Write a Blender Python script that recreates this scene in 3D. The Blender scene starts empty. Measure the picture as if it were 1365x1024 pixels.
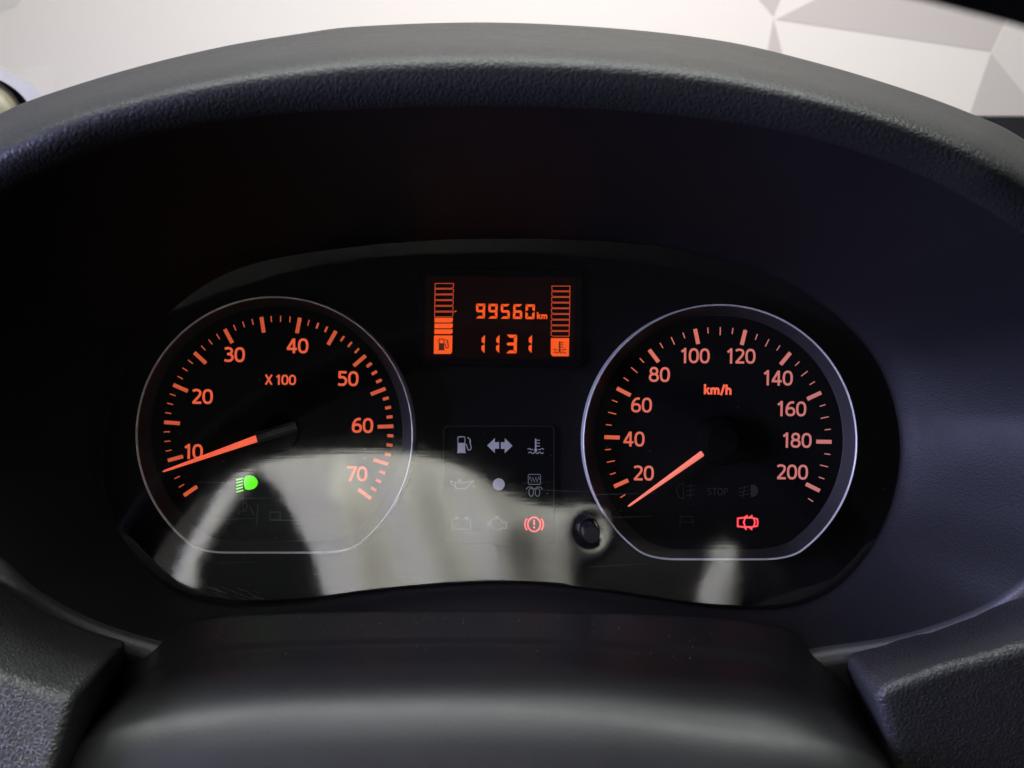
import bpy, math, random
from mathutils import Vector
random.seed(7)
R = math.radians
scene = bpy.context.scene
COL = scene.collection

# ------------------------------------------------------------------ camera, world, lamps
S, DC = 0.0003, 0.40            # metres per photo pixel on the dial plane, camera distance
cam = bpy.data.cameras.new('camera')
camo = bpy.data.objects.new('camera', cam); COL.objects.link(camo)
camo.location = (0, -DC, 0); camo.rotation_euler = (R(90), 0, 0)
cam.sensor_width = 36; cam.lens = 36 * DC / (1365 * S)
cam.clip_start = 0.005; cam.clip_end = 50
cam.dof.use_dof = True; cam.dof.focus_distance = DC - 0.004; cam.dof.aperture_fstop = 19
scene.camera = camo
world = bpy.data.worlds.new('World'); scene.world = world; world.use_nodes = True
world.node_tree.nodes['Background'].inputs[0].default_value = (0.75, 0.8, 0.9, 1)
world.node_tree.nodes['Background'].inputs[1].default_value = 0.015
vs = scene.view_settings
scene.display_settings.display_device = 'sRGB'
vs.view_transform = 'Standard'; vs.look = 'None'; vs.exposure = 0; vs.gamma = 1; vs.use_curve_mapping = False
scene.cycles.transparent_max_bounces = 16
scene.cycles.max_bounces = 8

def lamp(name, loc, target, size, power, color, sy=None):
    l = bpy.data.lights.new(name, 'AREA'); l.shape = 'RECTANGLE'
    l.size = size; l.size_y = sy or size; l.energy = power; l.color = color
    o = bpy.data.objects.new(name, l); COL.objects.link(o)
    o.location = loc
    o.rotation_euler = (Vector(target) - Vector(loc)).to_track_quat('-Z', 'Y').to_euler()
    return o
lamp('showroom_light', (0.2, 0.55, 1.9), (0.1, 2.1, 0.5), 1.6, 35, (1.0, 0.94, 0.895), 0.5)     # washes the backdrop
lamp('ceiling_light', (0.0, -0.27, 1.5), (0.0, -0.13, 0), 2.2, 48, (0.96, 1.0, 0.96), 0.30)   # overhead tubes
lamp('side_window_light', (-1.25, -0.46, 0.04), (0.12, -0.05, -0.01), 0.6, 44.0, (0.54, 0.56, 1.0), 0.4)
lamp('seat_fill', (-0.42, -0.40, 0.30), (-0.37, -1.0, 0.10), 0.25, 42, (1.0, 0.985, 0.92))      # added fill with no real source, brightens the seat
lamp('rear_fill', (-0.2, -0.9, 1.2), (0.0, -0.1, -0.08), 0.9, 8, (0.97, 0.98, 1.0))  # added fill for cover, ridge and rims; stands for no real lamp

# ------------------------------------------------------------------ helpers
def P(px, py, d):
    k = S * (DC - d) / DC
    return Vector(((px - 682.5) * k, -d, (512 - py) * k))

def PX(d): return S * (DC - d) / DC

WO = {}
def link(o, parent, origin):
    COL.objects.link(o)
    if parent is not None:
        o.parent = parent; o.location = origin - WO[parent.name]
    else:
        o.location = origin
    WO[o.name] = origin.copy()

def mesh_obj(name, verts, faces, mat, parent=None, origin=None, smooth=False, label=None):
    verts = [Vector(v) for v in verts]
    if origin is None:
        origin = sum(verts, Vector()) / len(verts)
    me = bpy.data.meshes.new(name)
    me.from_pydata([tuple(v - origin) for v in verts], [], faces)
    me.update()
    if smooth:
        me.polygons.foreach_set('use_smooth', [True] * len(me.polygons))
    if mat is not None: me.materials.append(mat)
    o = bpy.data.objects.new(name, me)
    link(o, parent, Vector(origin))
    if label: o['label'] = label
    return o

def thing(name, label, cat, loc):
    o = bpy.data.objects.new(name, None)
    link(o, None, Vector(loc)); o['label'] = label; o['category'] = cat
    o.empty_display_size = 0.02
    return o

def bevel(o, w, seg=3):
    m = o.modifiers.new('bevel', 'BEVEL'); m.width = w; m.segments = seg; m.limit_method = 'ANGLE'; m.angle_limit = R(35)

# ------------------------------------------------------------------ materials
def mat(name, col, rough=0.5, metal=0.0, emit=None, es=1.0, spec=0.5, bump=None, var=0.0, coat=0.0):
    m = bpy.data.materials.new(name); m.use_nodes = True
    nt = m.node_tree; b = nt.nodes['Principled BSDF']
    b.inputs['Base Color'].default_value = (*col, 1)
    b.inputs['Roughness'].default_value = rough
    b.inputs['Metallic'].default_value = metal
    b.inputs['Specular IOR Level'].default_value = spec
    b.inputs['Coat Weight'].default_value = coat
    if emit:
        b.inputs['Emission Color'].default_value = (*emit, 1)
        b.inputs['Emission Strength'].default_value = es
    if bump or var:
        tc = nt.nodes.new('ShaderNodeTexCoord')
        geo = nt.nodes.new('ShaderNodeNewGeometry')
    if var:
        n = nt.nodes.new('ShaderNodeTexNoise'); n.inputs['Scale'].default_value = 90; n.inputs['Detail'].default_value = 6
        nt.links.new(geo.outputs['Position'], n.inputs['Vector'])
        mr = nt.nodes.new('ShaderNodeMapRange')
        mr.inputs['To Min'].default_value = rough - var; mr.inputs['To Max'].default_value = rough + var
        nt.links.new(n.outputs['Fac'], mr.inputs['Value']); nt.links.new(mr.outputs[0], b.inputs['Roughness'])
    if bump:
        kind, scale, strength, dist = bump
        bp = nt.nodes.new('ShaderNodeBump'); bp.inputs['Strength'].default_value = strength; bp.inputs['Distance'].default_value = dist
        if kind == 'noise':
            n = nt.nodes.new('ShaderNodeTexNoise'); n.inputs['Scale'].default_value = scale; n.inputs['Detail'].default_value = 3
            nt.links.new(geo.outputs['Position'], n.inputs['Vector']); nt.links.new(n.outputs['Fac'], bp.inputs['Height'])
        else:   # leather grain: warped voronoi cells with rounded tops
            w = nt.nodes.new('ShaderNodeTexNoise'); w.inputs['Scale'].default_value = scale * 0.55; w.inputs['Detail'].default_value = 2
            nt.links.new(geo.outputs['Position'], w.inputs['Vector'])
            vm = nt.nodes.new('ShaderNodeVectorMath'); vm.operation = 'SCALE'; vm.inputs['Scale'].default_value = 1.6 / scale
            nt.links.new(w.outputs['Color'], vm.inputs[0])
            va = nt.nodes.new('ShaderNodeVectorMath'); va.operation = 'ADD'
            nt.links.new(geo.outputs['Position'], va.inputs[0]); nt.links.new(vm.outputs[0], va.inputs[1])
            v = nt.nodes.new('ShaderNodeTexVoronoi'); v.feature = 'DISTANCE_TO_EDGE'; v.inputs['Scale'].default_value = scale
            nt.links.new(va.outputs[0], v.inputs['Vector'])
            mr = nt.nodes.new('ShaderNodeMapRange'); mr.interpolation_type = 'SMOOTHSTEP'
            mr.inputs['From Max'].default_value = 0.28
            nt.links.new(v.outputs['Distance'], mr.inputs['Value'])
            nt.links.new(mr.outputs[0], bp.inputs['Height'])
        nt.links.new(bp.outputs[0], b.inputs['Normal'])
    return m

M = {}
M['plate'] = mat('mask_black', (0.0045, 0.004, 0.005), 0.7, spec=0.1, bump=('noise', 2500, 0.08, 0.0002))
M['face'] = mat('dial_black', (0.0035, 0.0035, 0.004), 0.7, spec=0.08)
M['bezel'] = mat('bezel_dark_grey', (0.030, 0.029, 0.032), 0.5, bump=('noise', 3000, 0.3, 0.0002))
M['rim'] = mat('satin_silver', (0.86, 0.86, 0.88), 0.35, metal=0.3)
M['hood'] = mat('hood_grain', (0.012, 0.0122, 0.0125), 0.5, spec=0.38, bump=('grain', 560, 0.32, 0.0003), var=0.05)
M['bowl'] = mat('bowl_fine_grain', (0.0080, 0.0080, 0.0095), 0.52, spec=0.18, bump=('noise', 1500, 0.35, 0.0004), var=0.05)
M['ridge'] = mat('ridge_highlight_grain', (0.034, 0.034, 0.036), 0.42, spec=0.7, bump=('noise', 1500, 0.3, 0.0004), var=0.05)  # bowl plastic made paler and shinier to paint in the ridge highlight
M['pad'] = mat('pad_leather_grain', (0.021, 0.021, 0.022), 0.44, bump=('grain', 760, 0.42, 0.0004), var=0.06)
M['column'] = mat('column_satin', (0.014, 0.0136, 0.0145), 0.40, bump=('noise', 1400, 0.12, 0.0003), var=0.05)
M['hub'] = mat('hub_black', (0.003, 0.003, 0.003), 0.8, spec=0.03)
M['button'] = mat('button_black', (0.005, 0.005, 0.006), 0.45, spec=0.3)
M['orange'] = mat('backlit_orange', (0.02, 0.01, 0.01), 0.5, emit=(0.80, 0.105, 0.040))
M['orange_tick'] = mat('backlit_orange_tick', (0.02, 0.01, 0.01), 0.5, emit=(0.60, 0.085, 0.030))
M['needle'] = mat('needle_orange', (0.5, 0.1, 0.05), 0.4, emit=(0.92, 0.115, 0.055))
M['lcd_on'] = mat('lcd_orange', (0.02, 0.01, 0.01), 0.5, emit=(1.0, 0.10, 0.006))
M['lcd_dim'] = mat('lcd_outline', (0.02, 0.01, 0.01), 0.5, emit=(0.55, 0.060, 0.016))
M['lcd_back'] = mat('lcd_back', (0.003, 0.002, 0.002), 0.6, spec=0.1, emit=(0.0038, 0.0006, 0.0004))
M['lcd_ink'] = mat('lcd_ink', (0.01, 0.004, 0.003), 0.5, emit=(0.05, 0.005, 0.001))
M['green'] = mat('lamp_green', (0.02, 0.05, 0.01), 0.5, emit=(0.10, 1.0, 0.0), es=1.15)
M['red'] = mat('lamp_red_glow', (0.05, 0.01, 0.01), 0.5, emit=(1.0, 0.012, 0.03), es=1.1)  # under-stroke colour, paints the glow round lit red symbols
M['red_core'] = mat('lamp_red_core', (0.05, 0.02, 0.02), 0.5, emit=(1.0, 0.17, 0.18), es=1.1)
M['symbol'] = mat('symbol_grey', (0.66, 0.66, 0.68), 0.6)
M['symbol_line'] = mat('symbol_grey_line', (0.28, 0.28, 0.29), 0.6)
M['unlit'] = mat('unlit_symbol', (0.018, 0.018, 0.019), 0.6)
M['panel'] = mat('lamp_panel_black', (0.003, 0.003, 0.0035), 0.6, spec=0.05)
M['panel_edge'] = mat('lamp_panel_edge', (0.016, 0.016, 0.018), 0.5)

def pink_gradient():       # emission turns pinker rightwards, painting in the ambient light that veils the print
    m = bpy.data.materials.new('backlit_pink_veil'); m.use_nodes = True
    nt = m.node_tree; b = nt.nodes['Principled BSDF']
    b.inputs['Base Color'].default_value = (0.02, 0.012, 0.012, 1)
    geo = nt.nodes.new('ShaderNodeNewGeometry'); sp = nt.nodes.new('ShaderNodeSeparateXYZ')
    nt.links.new(geo.outputs['Position'], sp.inputs[0])
    mr = nt.nodes.new('ShaderNodeMapRange'); mr.inputs['From Min'].default_value = 0.036; mr.inputs['From Max'].default_value = 0.128
    nt.links.new(sp.outputs['X'], mr.inputs['Value'])
    cr = nt.nodes.new('ShaderNodeValToRGB')
    cr.color_ramp.elements[0].color = (0.72, 0.105, 0.038, 1)
    e = cr.color_ramp.elements.new(0.22); e.color = (0.78, 0.175, 0.115, 1)
    cr.color_ramp.elements[1].position = 0.0
    cr.color_ramp.elements[-1].color = (0.56, 0.185, 0.185, 1); cr.color_ramp.elements[-1].position = 1.0
    cr.color_ramp.elements[0].position = 0.0; cr.color_ramp.elements[1].position = 0.22
    cr.color_ramp.elements[1].color = (0.76, 0.165, 0.115, 1)
    nt.links.new(mr.outputs[0], cr.inputs[0]); nt.links.new(cr.outputs[0], b.inputs['Emission Color'])
    b.inputs['Emission Strength'].default_value = 1.0
    return m
M['pink'] = pink_gradient()
M['needle_pink'] = mat('needle_pink', (0.5, 0.15, 0.12), 0.4, emit=(0.90, 0.19, 0.125))

def lens_material():
    m = bpy.data.materials.new('clear_lens'); m.use_nodes = True
    nt = m.node_tree; nt.nodes.clear()
    out = nt.nodes.new('ShaderNodeOutputMaterial'); mix = nt.nodes.new('ShaderNodeMixShader')
    tr = nt.nodes.new('ShaderNodeBsdfTransparent'); gl = nt.nodes.new('ShaderNodeBsdfGlossy')
    tr.inputs['Color'].default_value = (0.96, 0.96, 0.96, 1)
    gl.inputs['Color'].default_value = (1, 1, 1, 1)
    geo = nt.nodes.new('ShaderNodeNewGeometry')
    mp = nt.nodes.new('ShaderNodeMapping'); mp.inputs['Scale'].default_value = (14, 1, 700)      # fine wiping scratches, mostly across
    nt.links.new(geo.outputs['Position'], mp.inputs['Vector'])
    n = nt.nodes.new('ShaderNodeTexNoise'); n.inputs['Scale'].default_value = 1.0; n.inputs['Detail'].default_value = 5
    nt.links.new(mp.outputs[0], n.inputs['Vector'])
    n2 = nt.nodes.new('ShaderNodeTexNoise'); n2.inputs['Scale'].default_value = 260; n2.inputs['Detail'].default_value = 4
    nt.links.new(geo.outputs['Position'], n2.inputs['Vector'])
    mr = nt.nodes.new('ShaderNodeMapRange'); mr.inputs['From Min'].default_value = 0.3; mr.inputs['From Max'].default_value = 0.75
    mr.inputs['To Min'].default_value = 0.03; mr.inputs['To Max'].default_value = 0.07
    nt.links.new(n2.outputs['Fac'], mr.inputs['Value']); nt.links.new(mr.outputs[0], gl.inputs['Roughness'])
    bp = nt.nodes.new('ShaderNodeBump'); bp.inputs['Strength'].default_value = 0.02; bp.inputs['Distance'].default_value = 0.0002
    nt.links.new(n.outputs['Fac'], bp.inputs['Height']); nt.links.new(bp.outputs[0], gl.inputs['Normal'])
    lw = nt.nodes.new('ShaderNodeLayerWeight'); lw.inputs['Blend'].default_value = 0.5
    pw = nt.nodes.new('ShaderNodeMath'); pw.operation = 'POWER'; pw.inputs[1].default_value = 5
    ma = nt.nodes.new('ShaderNodeMath'); ma.operation = 'MULTIPLY_ADD'; ma.inputs[1].default_value = 0.9; ma.inputs[2].default_value = 0.08
    nt.links.new(lw.outputs['Facing'], pw.inputs[0]); nt.links.new(pw.outputs[0], ma.inputs[0])
    nt.links.new(ma.outputs[0], mix.inputs['Fac'])
    nt.links.new(tr.outputs[0], mix.inputs[1]); nt.links.new(gl.outputs[0], mix.inputs[2])
    nt.links.new(mix.outputs[0], out.inputs[0])
    return m
M['lens'] = lens_material()

def glass_material():
    m = bpy.data.materials.new('windscreen_glass'); m.use_nodes = True
    nt = m.node_tree; nt.nodes.clear()
    out = nt.nodes.new('ShaderNodeOutputMaterial'); mix = nt.nodes.new('ShaderNodeMixShader')
    tr = nt.nodes.new('ShaderNodeBsdfTransparent'); gl = nt.nodes.new('ShaderNodeBsdfGlossy')
    tr.inputs['Color'].default_value = (0.97, 0.985, 0.98, 1)
    gl.inputs['Roughness'].default_value = 0.02
    mix.inputs['Fac'].default_value = 0.05
    nt.links.new(tr.outputs[0], mix.inputs[1]); nt.links.new(gl.outputs[0], mix.inputs[2]); nt.links.new(mix.outputs[0], out.inputs[0])
    return m
M['glass'] = glass_material()
M['wall'] = mat('backdrop_cream', (0.80, 0.75, 0.68), 0.8, bump=('noise', 25, 0.05, 0.004))
M['facet'] = mat('backdrop_grey', (0.575, 0.525, 0.485), 0.8)
M['facet_mid'] = mat('backdrop_pale_grey', (0.70, 0.66, 0.60), 0.8)
M['facet_pink'] = mat('backdrop_pink_grey', (0.58, 0.51, 0.475), 0.8)
M['frit'] = mat('frit_black', (0.004, 0.004, 0.004), 0.4)
M['ring_grey'] = mat('ring_grey', (0.30, 0.285, 0.25), 0.7)
M['olive'] = mat('dome_olive', (0.20, 0.175, 0.105), 0.4)
M['gap'] = mat('gap_black', (0.003, 0.003, 0.003), 0.7)
M['wheel'] = mat('wheel_black', (0.003, 0.003, 0.003), 0.85, spec=0.05, bump=('grain', 600, 0.4, 0.0004))
M['seat_pale'] = mat('seat_pale_cloth', (0.56, 0.555, 0.51), 0.85, spec=0.05)
M['seat_dark'] = mat('seat_dark_cloth', (0.026, 0.024, 0.021), 0.8, spec=0.05)
M['seat_black'] = mat('seat_black_cloth', (0.006, 0.0065, 0.007), 0.8, spec=0.03)
M['scratch'] = mat('scratch_grey', (0.10, 0.10, 0.115), 0.7)
M['dust'] = mat('dust_grey', (0.22, 0.215, 0.21), 0.9)

# ------------------------------------------------------------------ flat print builder (pixel coordinates on a plane at depth d)
def catmull(pts, closed=False, n=8):
    out = []; N = len(pts)
    rng = range(N) if closed else range(N - 1)
    for i in rng:
        if closed:
            p0, p1, p2, p3 = pts[(i-1) % N], pts[i], pts[(i+1) % N], pts[(i+2) % N]
        else:
            p0, p1, p2, p3 = pts[max(i-1, 0)], pts[i], pts[i+1], pts[min(i+2, N-1)]
        for k in range(n):
            t = k / n; t2 = t*t; t3 = t2*t
            out.append(tuple(0.5*((2*b) + (-a+c)*t + (2*a-5*b+4*c-d)*t2 + (-a+3*b-3*c+d)*t3) for a, b, c, d in zip(p0, p1, p2, p3)))
    if not closed: out.append(tuple(pts[-1]))
    return out

def arc(cx, cy, rx, ry, a0, a1, n=20):
    return [(cx + rx*math.cos(R(a0 + (a1-a0)*i/n)), cy + ry*math.sin(R(a0 + (a1-a0)*i/n))) for i in range(n+1)]

class Flat:
    """2-D strokes and filled outlines, y down, laid on the plane at depth d as one mesh."""
    def __init__(self, f=None): self.v = []; self.f = []; self.lay = 0; self.map = f or (lambda x, y: (x, y))
    def stroke(self, pts, w, closed=False):
        pts = [self.map(*p) for p in pts]
        q = [pts[0]]
        for p in pts[1:]:
            if math.hypot(p[0]-q[-1][0], p[1]-q[-1][1]) > 1e-4: q.append(p)
        if closed and math.hypot(q[0][0]-q[-1][0], q[0][1]-q[-1][1]) < 1e-4: q.pop()
        n = len(q); b = len(self.v); h = w/2
        for i, p in enumerate(q):
            a = q[i-1] if (i > 0 or closed) else None
            c = q[(i+1) % n] if (i < n-1 or closed) else None
            def nrm(s, t):
                dx, dy = t[0]-s[0], t[1]-s[1]; L = math.hypot(dx, dy); return (-dy/L, dx/L)
            if a is None: nx, ny = nrm(p, c); k = 1
            elif c is None: nx, ny = nrm(a, p); k = 1
            else:
                n1, n2 = nrm(a, p), nrm(p, c)
                mx, my = n1[0]+n2[0], n1[1]+n2[1]; L = math.hypot(mx, my) or 1e-6
                nx, ny = mx/L, my/L
                k = min(1/max(nx*n1[0]+ny*n1[1], 0.35), 2.2)
            self.v.append((p[0]+nx*h*k, p[1]+ny*h*k, self.lay)); self.v.append((p[0]-nx*h*k, p[1]-ny*h*k, self.lay))
        for i in range(n if closed else n-1):
            j = (i+1) % n
            self.f.append((b+2*i, b+2*i+1, b+2*j+1, b+2*j))
        self.lay += 1
        return self
    def poly(self, pts):
        b = len(self.v)
        self.v += [(*self.map(*p), self.lay) for p in pts]
        self.f.append(tuple(range(b, b+len(pts)))); self.lay += 1
        return self
    def build(self, name, mat, parent, d, label=None):
        vs_ = [P(x, y, d + l*0.00002) for x, y, l in self.v]
        # every face must look at the camera
        fs = []
        for f in self.f:
            a, b, c = vs_[f[0]], vs_[f[1]], vs_[f[2]]
            area = 0
            for i in range(len(f)):
                p, q = vs_[f[i]], vs_[f[(i+1) % len(f)]]
                area += p.x*q.z - q.x*p.z
            fs.append(f if area > 0 else tuple(reversed(f)))
        return mesh_obj(name, vs_, fs, mat, parent, label=label)

# glyphs in a box of height 1 (y up), stroke centre lines
def sup(cx, cy, rx, ry, n=2.5, a0=0, a1=360, k=36):
    o = []
    for i in range(k + (0 if a1-a0 == 360 else 1)):
        a = R(a0 + (a1-a0)*i/k); c, s = math.cos(a), math.sin(a)
        o.append((cx + rx*math.copysign(abs(c)**(2/n), c), cy + ry*math.copysign(abs(s)**(2/n), s)))
    return o
W2 = 0.085
G = {
 '0': (0.70, [(sup(.35, .5, .265, .415), True)]),
 '1': (0.56, [([(.12, .74), (.36, .92)], False), ([(.36, 1.0), (.36, 0)], False)]),
 '2': (0.68, [(catmull([(.08, .84), (.20, .905), (.36, .915), (.53, .85), (.57, .70), (.50, .53), (.30, .30), (.11, .085)], n=6) , False), ([(.07, W2), (.65, W2)], False)]),
 '3': (0.68, [(catmull([(.08, .86), (.22, .913), (.40, .905), (.53, .80), (.52, .64), (.40, .55), (.24, .53)], n=6), False),
              (catmull([(.24, .53), (.44, .505), (.575, .40), (.58, .24), (.46, .11), (.28, .083), (.06, .13)], n=6), False)]),
 '4': (0.72, [([(.50, 0), (.50, .98)], False), ([(.47, .94), (.09, .30)], False), ([(.03, .285), (.70, .285)], False)]),
 '5': (0.68, [([(.62, .915), (.17, .915), (.15, .555)], False), (catmull([(.13, .55), (.28, .595), (.46, .56), (.58, .42), (.575, .25), (.46, .115), (.28, .083), (.07, .125)], n=6), False)]),
 '6': (0.70, [(sup(.36, .315, .255, .232, 2.3), True), (catmull([(.60, .90), (.45, .92), (.28, .84), (.14, .62), (.105, .33)], n=6), False)]),
 '7': (0.66, [([(.05, .915), (.60, .915), (.24, 0)], False)]),
 '8': (0.70, [(sup(.35, .72, .215, .20, 2.2), True), (sup(.35, .30, .26, .22, 2.2), True)]),
 'X': (0.70, [([(.05, .98), (.65, 0.0)], False), ([(.65, .98), (.05, 0)], False)]),
 ' ': (0.22, []),
 'k': (0.62, [([(.12, 0), (.12, 1.05)], False), ([(.54, .70), (.20, .37)], False), ([(.26, .42), (.58, 0)], False)]),
 'm': (1.02, [([(.12, 0), (.12, .70)], False), (catmull([(.12, .46), (.22, .60), (.36, .62), (.46, .54), (.485, .40)], n=5) + [(.485, 0)], False),
              (catmull([(.485, .46), (.60, .60), (.73, .62), (.83, .54), (.855, .40)], n=5) + [(.855, 0)], False)]),
 '/': (0.46, [([(.06, -.06), (.40, 1.04)], False)]),
 'h': (0.66, [([(.12, 0), (.12, 1.05)], False), (catmull([(.12, .46), (.24, .60), (.39, .62), (.50, .54), (.53, .40)], n=5) + [(.53, 0)], False)]),
 'S': (0.62, [(catmull([(.54, .86), (.38, .92), (.20, .90), (.10, .77), (.16, .61), (.42, .45), (.52, .30), (.46, .14), (.28, .08), (.07, .13)], n=5), False)]),
 'T': (0.60, [([(.02, .93), (.58, .93)], False), ([(.30, .90), (.30, 0)], False)]),
 'O': (0.76, [(sup(.38, .5, .29, .43), True)]),
 'P': (0.60, [([(.11, 0), (.11, 1)], False), (catmull([(.11, .93), (.34, .93), (.50, .84), (.51, .62), (.36, .48), (.11, .46)], n=5), False)]),
}
def text(name, s, cx, cy, h, sw, mat, parent, d, label=None, wk=1.0, gap=0.035, tilt=1.0):
    tot = sum(G[c][0] for c in s)*wk + gap*(len(s)-1)
    f = Flat(); x = -tot/2; ct, st = math.cos(R(tilt)), math.sin(R(tilt))
    for c in s:
        w, st_ = G[c]
        for pts, cl in st_:
            q = []
            for (a, b) in pts:
                u, v = (x + a*wk)*h, -(b-.5)*h
                q.append((cx + u*ct - v*st, cy + u*st + v*ct))
            f.stroke(q, sw, cl)
        x += w*wk + gap
    return f.build(name, mat, parent, d, label)

# ------------------------------------------------------------------ the backdrop, windscreen
YW = -1.9                      # depth of the backdrop wall (behind the dials)
def wall():
    v = [Vector((-4, 1.9, -1.5)), Vector((4, 1.9, -1.5)), Vector((4, 1.9, 2.6)), Vector((-4, 1.9, 2.6)),
         Vector((-4, 2.0, -1.5)), Vector((4, 2.0, -1.5)), Vector((4, 2.0, 2.6)), Vector((-4, 2.0, 2.6))]
    f = [(0, 1, 2, 3), (5, 4, 7, 6), (3, 2, 6, 7), (1, 0, 4, 5), (0, 3, 7, 4), (2, 1, 5, 6)]
    w = mesh_obj('backdrop_wall', v, f, M['wall'])
    w['kind'] = 'structure'; w['label'] = 'cream backdrop wall printed with pale grey triangles'
    facets = [('facet', [(1005, -40), (1050, -40), (1040, 0), (1031, 22), (1012, 0)]),
              ('facet_pink', [(1031, 24), (1046, 84), (1020, 84)]),
              ('facet', [(1034, 26), (1085, 0), (1160, -40), (1345, -40), (1343, 24), (1321, 69)]),
              ('facet', [(1321, 70), (1372, 133), (1420, 200), (1282, 200), (1293, 151)]),
              ('facet_mid', [(1345, 24), (1450, -30), (1450, 220), (1374, 133), (1323, 69)]),
              ('facet_mid', [(-60, -40), (60, -40), (22, 8), (-60, 40)])]
    for m, pts in facets:
        n = len(pts)
        vv = [P(x, y, -1.899) for x, y in pts] + [P(x, y, -1.8998) for x, y in pts]
        ff = [tuple(range(n))] + [(i, i+n, (i+1) % n + n, (i+1) % n) for i in range(n)]
        a = sum(vv[i].x*vv[(i+1) % n].z - vv[(i+1) % n].x*vv[i].z for i in range(n))
        if a < 0: ff = [tuple(reversed(q)) for q in ff]
        mesh_obj('facet', vv, ff, M[m], w)
wall()

def windscreen():
    t = thing('windscreen', 'clear windscreen with a black dotted border along its foot, behind the dashboard hood', 'windscreen', (0, 0.3, 0.15))
    # a sloped, slightly bowed pane: foot at y=.30, top leaning back over the camera
    nx, nz = 24, 12; v = []; f = []
    def pt(u, k, off=0):
        x = (u - .5)*1.5
        y = 0.34 - 0.22*(x/0.75)**2 - 0.62*k + off
        yf = 0.34 - 0.22*(x/0.75)**2
        return Vector((x, y, 0.2678*(0.40 + yf) - 0.0185 + 0.36*k))
    for j in range(nz+1):
        for i in range(nx+1): v.append(pt(i/nx, j/nz))
    for j in range(nz):
        for i in range(nx):
            a = j*(nx+1)+i; f.append((a, a+1, a+nx+2, a+nx+1))
    mesh_obj('glass_pane', v, f, M['glass'], t, smooth=True)
    v = []; f = []
    for i in range(nx+1):
        u = i/nx
        v += [pt(u, 0, .004) + Vector((0, 0, .0185)), pt(u, 0, .004) + Vector((0, .03, -.10))]
    for i in range(nx): f.append((2*i, 2*i+1, 2*i+3, 2*i+2))
    band = mesh_obj('border_band', v, f, M['frit'], t)
    v = []; f = []
    for i in range(900):           # printed dots feathering the band
        c = pt((i+.5)/900, 0, .0035) + Vector((0, 0, .0188)); b = len(v); r = .0008
        for k in range(8):
            a = k*math.pi/4; v.append(c + Vector((r*math.cos(a), 0, r*1.7*math.sin(a))))
        f.append(tuple(range(b, b+8)))
    dots = mesh_obj('border_dots', v, f, M['frit'], t); dots['kind'] = 'stuff'
windscreen()

def round_fitting():
    d = -0.25
    t = thing('round_fitting', 'pale grey ring round an olive dome with a black gap, at the left edge', 'round fitting', P(-20, 150, d))
    n = 64
    def ell(cx, cy, rx, ry, rot, dd):
        o = []
        for i in range(n):
            a = 2*math.pi*i/n; x, y = rx*math.cos(a), ry*math.sin(a)
            o.append(P(cx + x*math.cos(rot) - y*math.sin(rot), cy + x*math.sin(rot) + y*math.cos(rot), dd))
        return o
    rot = R(22)
    A, B, Cc, Dd = ell(-14, 132, 88, 44, rot, d), ell(-20, 137, 66, 36, rot, d+.001), ell(-20, 137, 64, 35, rot, d-.012), ell(-14, 133, 87, 44, rot, d-.015)
    v = A + B + Cc + Dd; f = []
    for i in range(n):
        j = (i+1) % n
        f += [(i, j, n+j, n+i), (n+i, n+j, 2*n+j, 2*n+i), (3*n+i, 3*n+j, j, i)]
    mesh_obj('ring', v, f, M['ring_grey'], t, smooth=False)
    mesh_obj('recess', Cc, [tuple(range(n))], M['gap'], t)
    v = []; f = []; k = 10
    for j in range(k):
        s = math.cos(j/k*math.pi/2); h = math.sin(j/k*math.pi/2)
        v += ell(-31, 148, 69*s, 49*s, R(28), d-.011+.02*h)
    for j in range(k-1):
        for i in range(n): f.append((j*n+i, j*n+(i+1) % n, (j+1)*n+(i+1) % n, (j+1)*n+i))
    f.append(tuple((k-1)*n+i for i in range(n)))
    dm = mesh_obj('dome', v, f, M['olive'], t, smooth=True)
round_fitting()

# ------------------------------------------------------------------ dashboard: hood, bowl, side pads
CX, CY = 682, 560
def by_angle(pts, N=320):
    """closed star-shaped outline (px, py, d) resampled at N even angles round the cluster's middle"""
    q = catmull(pts, True, 10)
    a = sorted(((math.atan2(p[1]-CY, p[0]-CX), p) for p in q), key=lambda t: t[0])
    out = []
    for i in range(N):
        t = -math.pi + 2*math.pi*i/N
        lo = None
        for k in range(len(a)):
            if a[k][0] > t: break
        else: k = 0
        a1, p1 = a[k]; a0, p0 = a[k-1]
        if a1 < a0:
            if t < a1: a0 -= 2*math.pi
            else: a1 += 2*math.pi
        u = (t-a0)/((a1-a0) or 1e-9); u = max(0, min(1, u))
        out.append(tuple(x+(y-x)*u for x, y in zip(p0, p1)))
    return out
LENS_D = 0.030
LT = math.tan(R(4))             # the lens leans: its foot stands nearer the driver
def lens_d(py):
    k = S*(DC-LENS_D)/DC; a = (py-560)*k
    return LENS_D + LT*a/(1 + LT*(py-512)*S/DC)
LOOP_A = [(690,318),(560,321),(400,338),(300,365),(220,420),(165,490),(140,570),(137,640),(158,708),(195,757),(245,795),(310,807),(400,803),(500,790),(600,781),(690,779),
          (780,786),(870,800),(960,812),(1050,811),(1112,787),(1160,735),(1190,670),(1201,600),(1190,530),(1160,468),(1100,408),(1020,365),(900,332),(800,321)]
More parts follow.
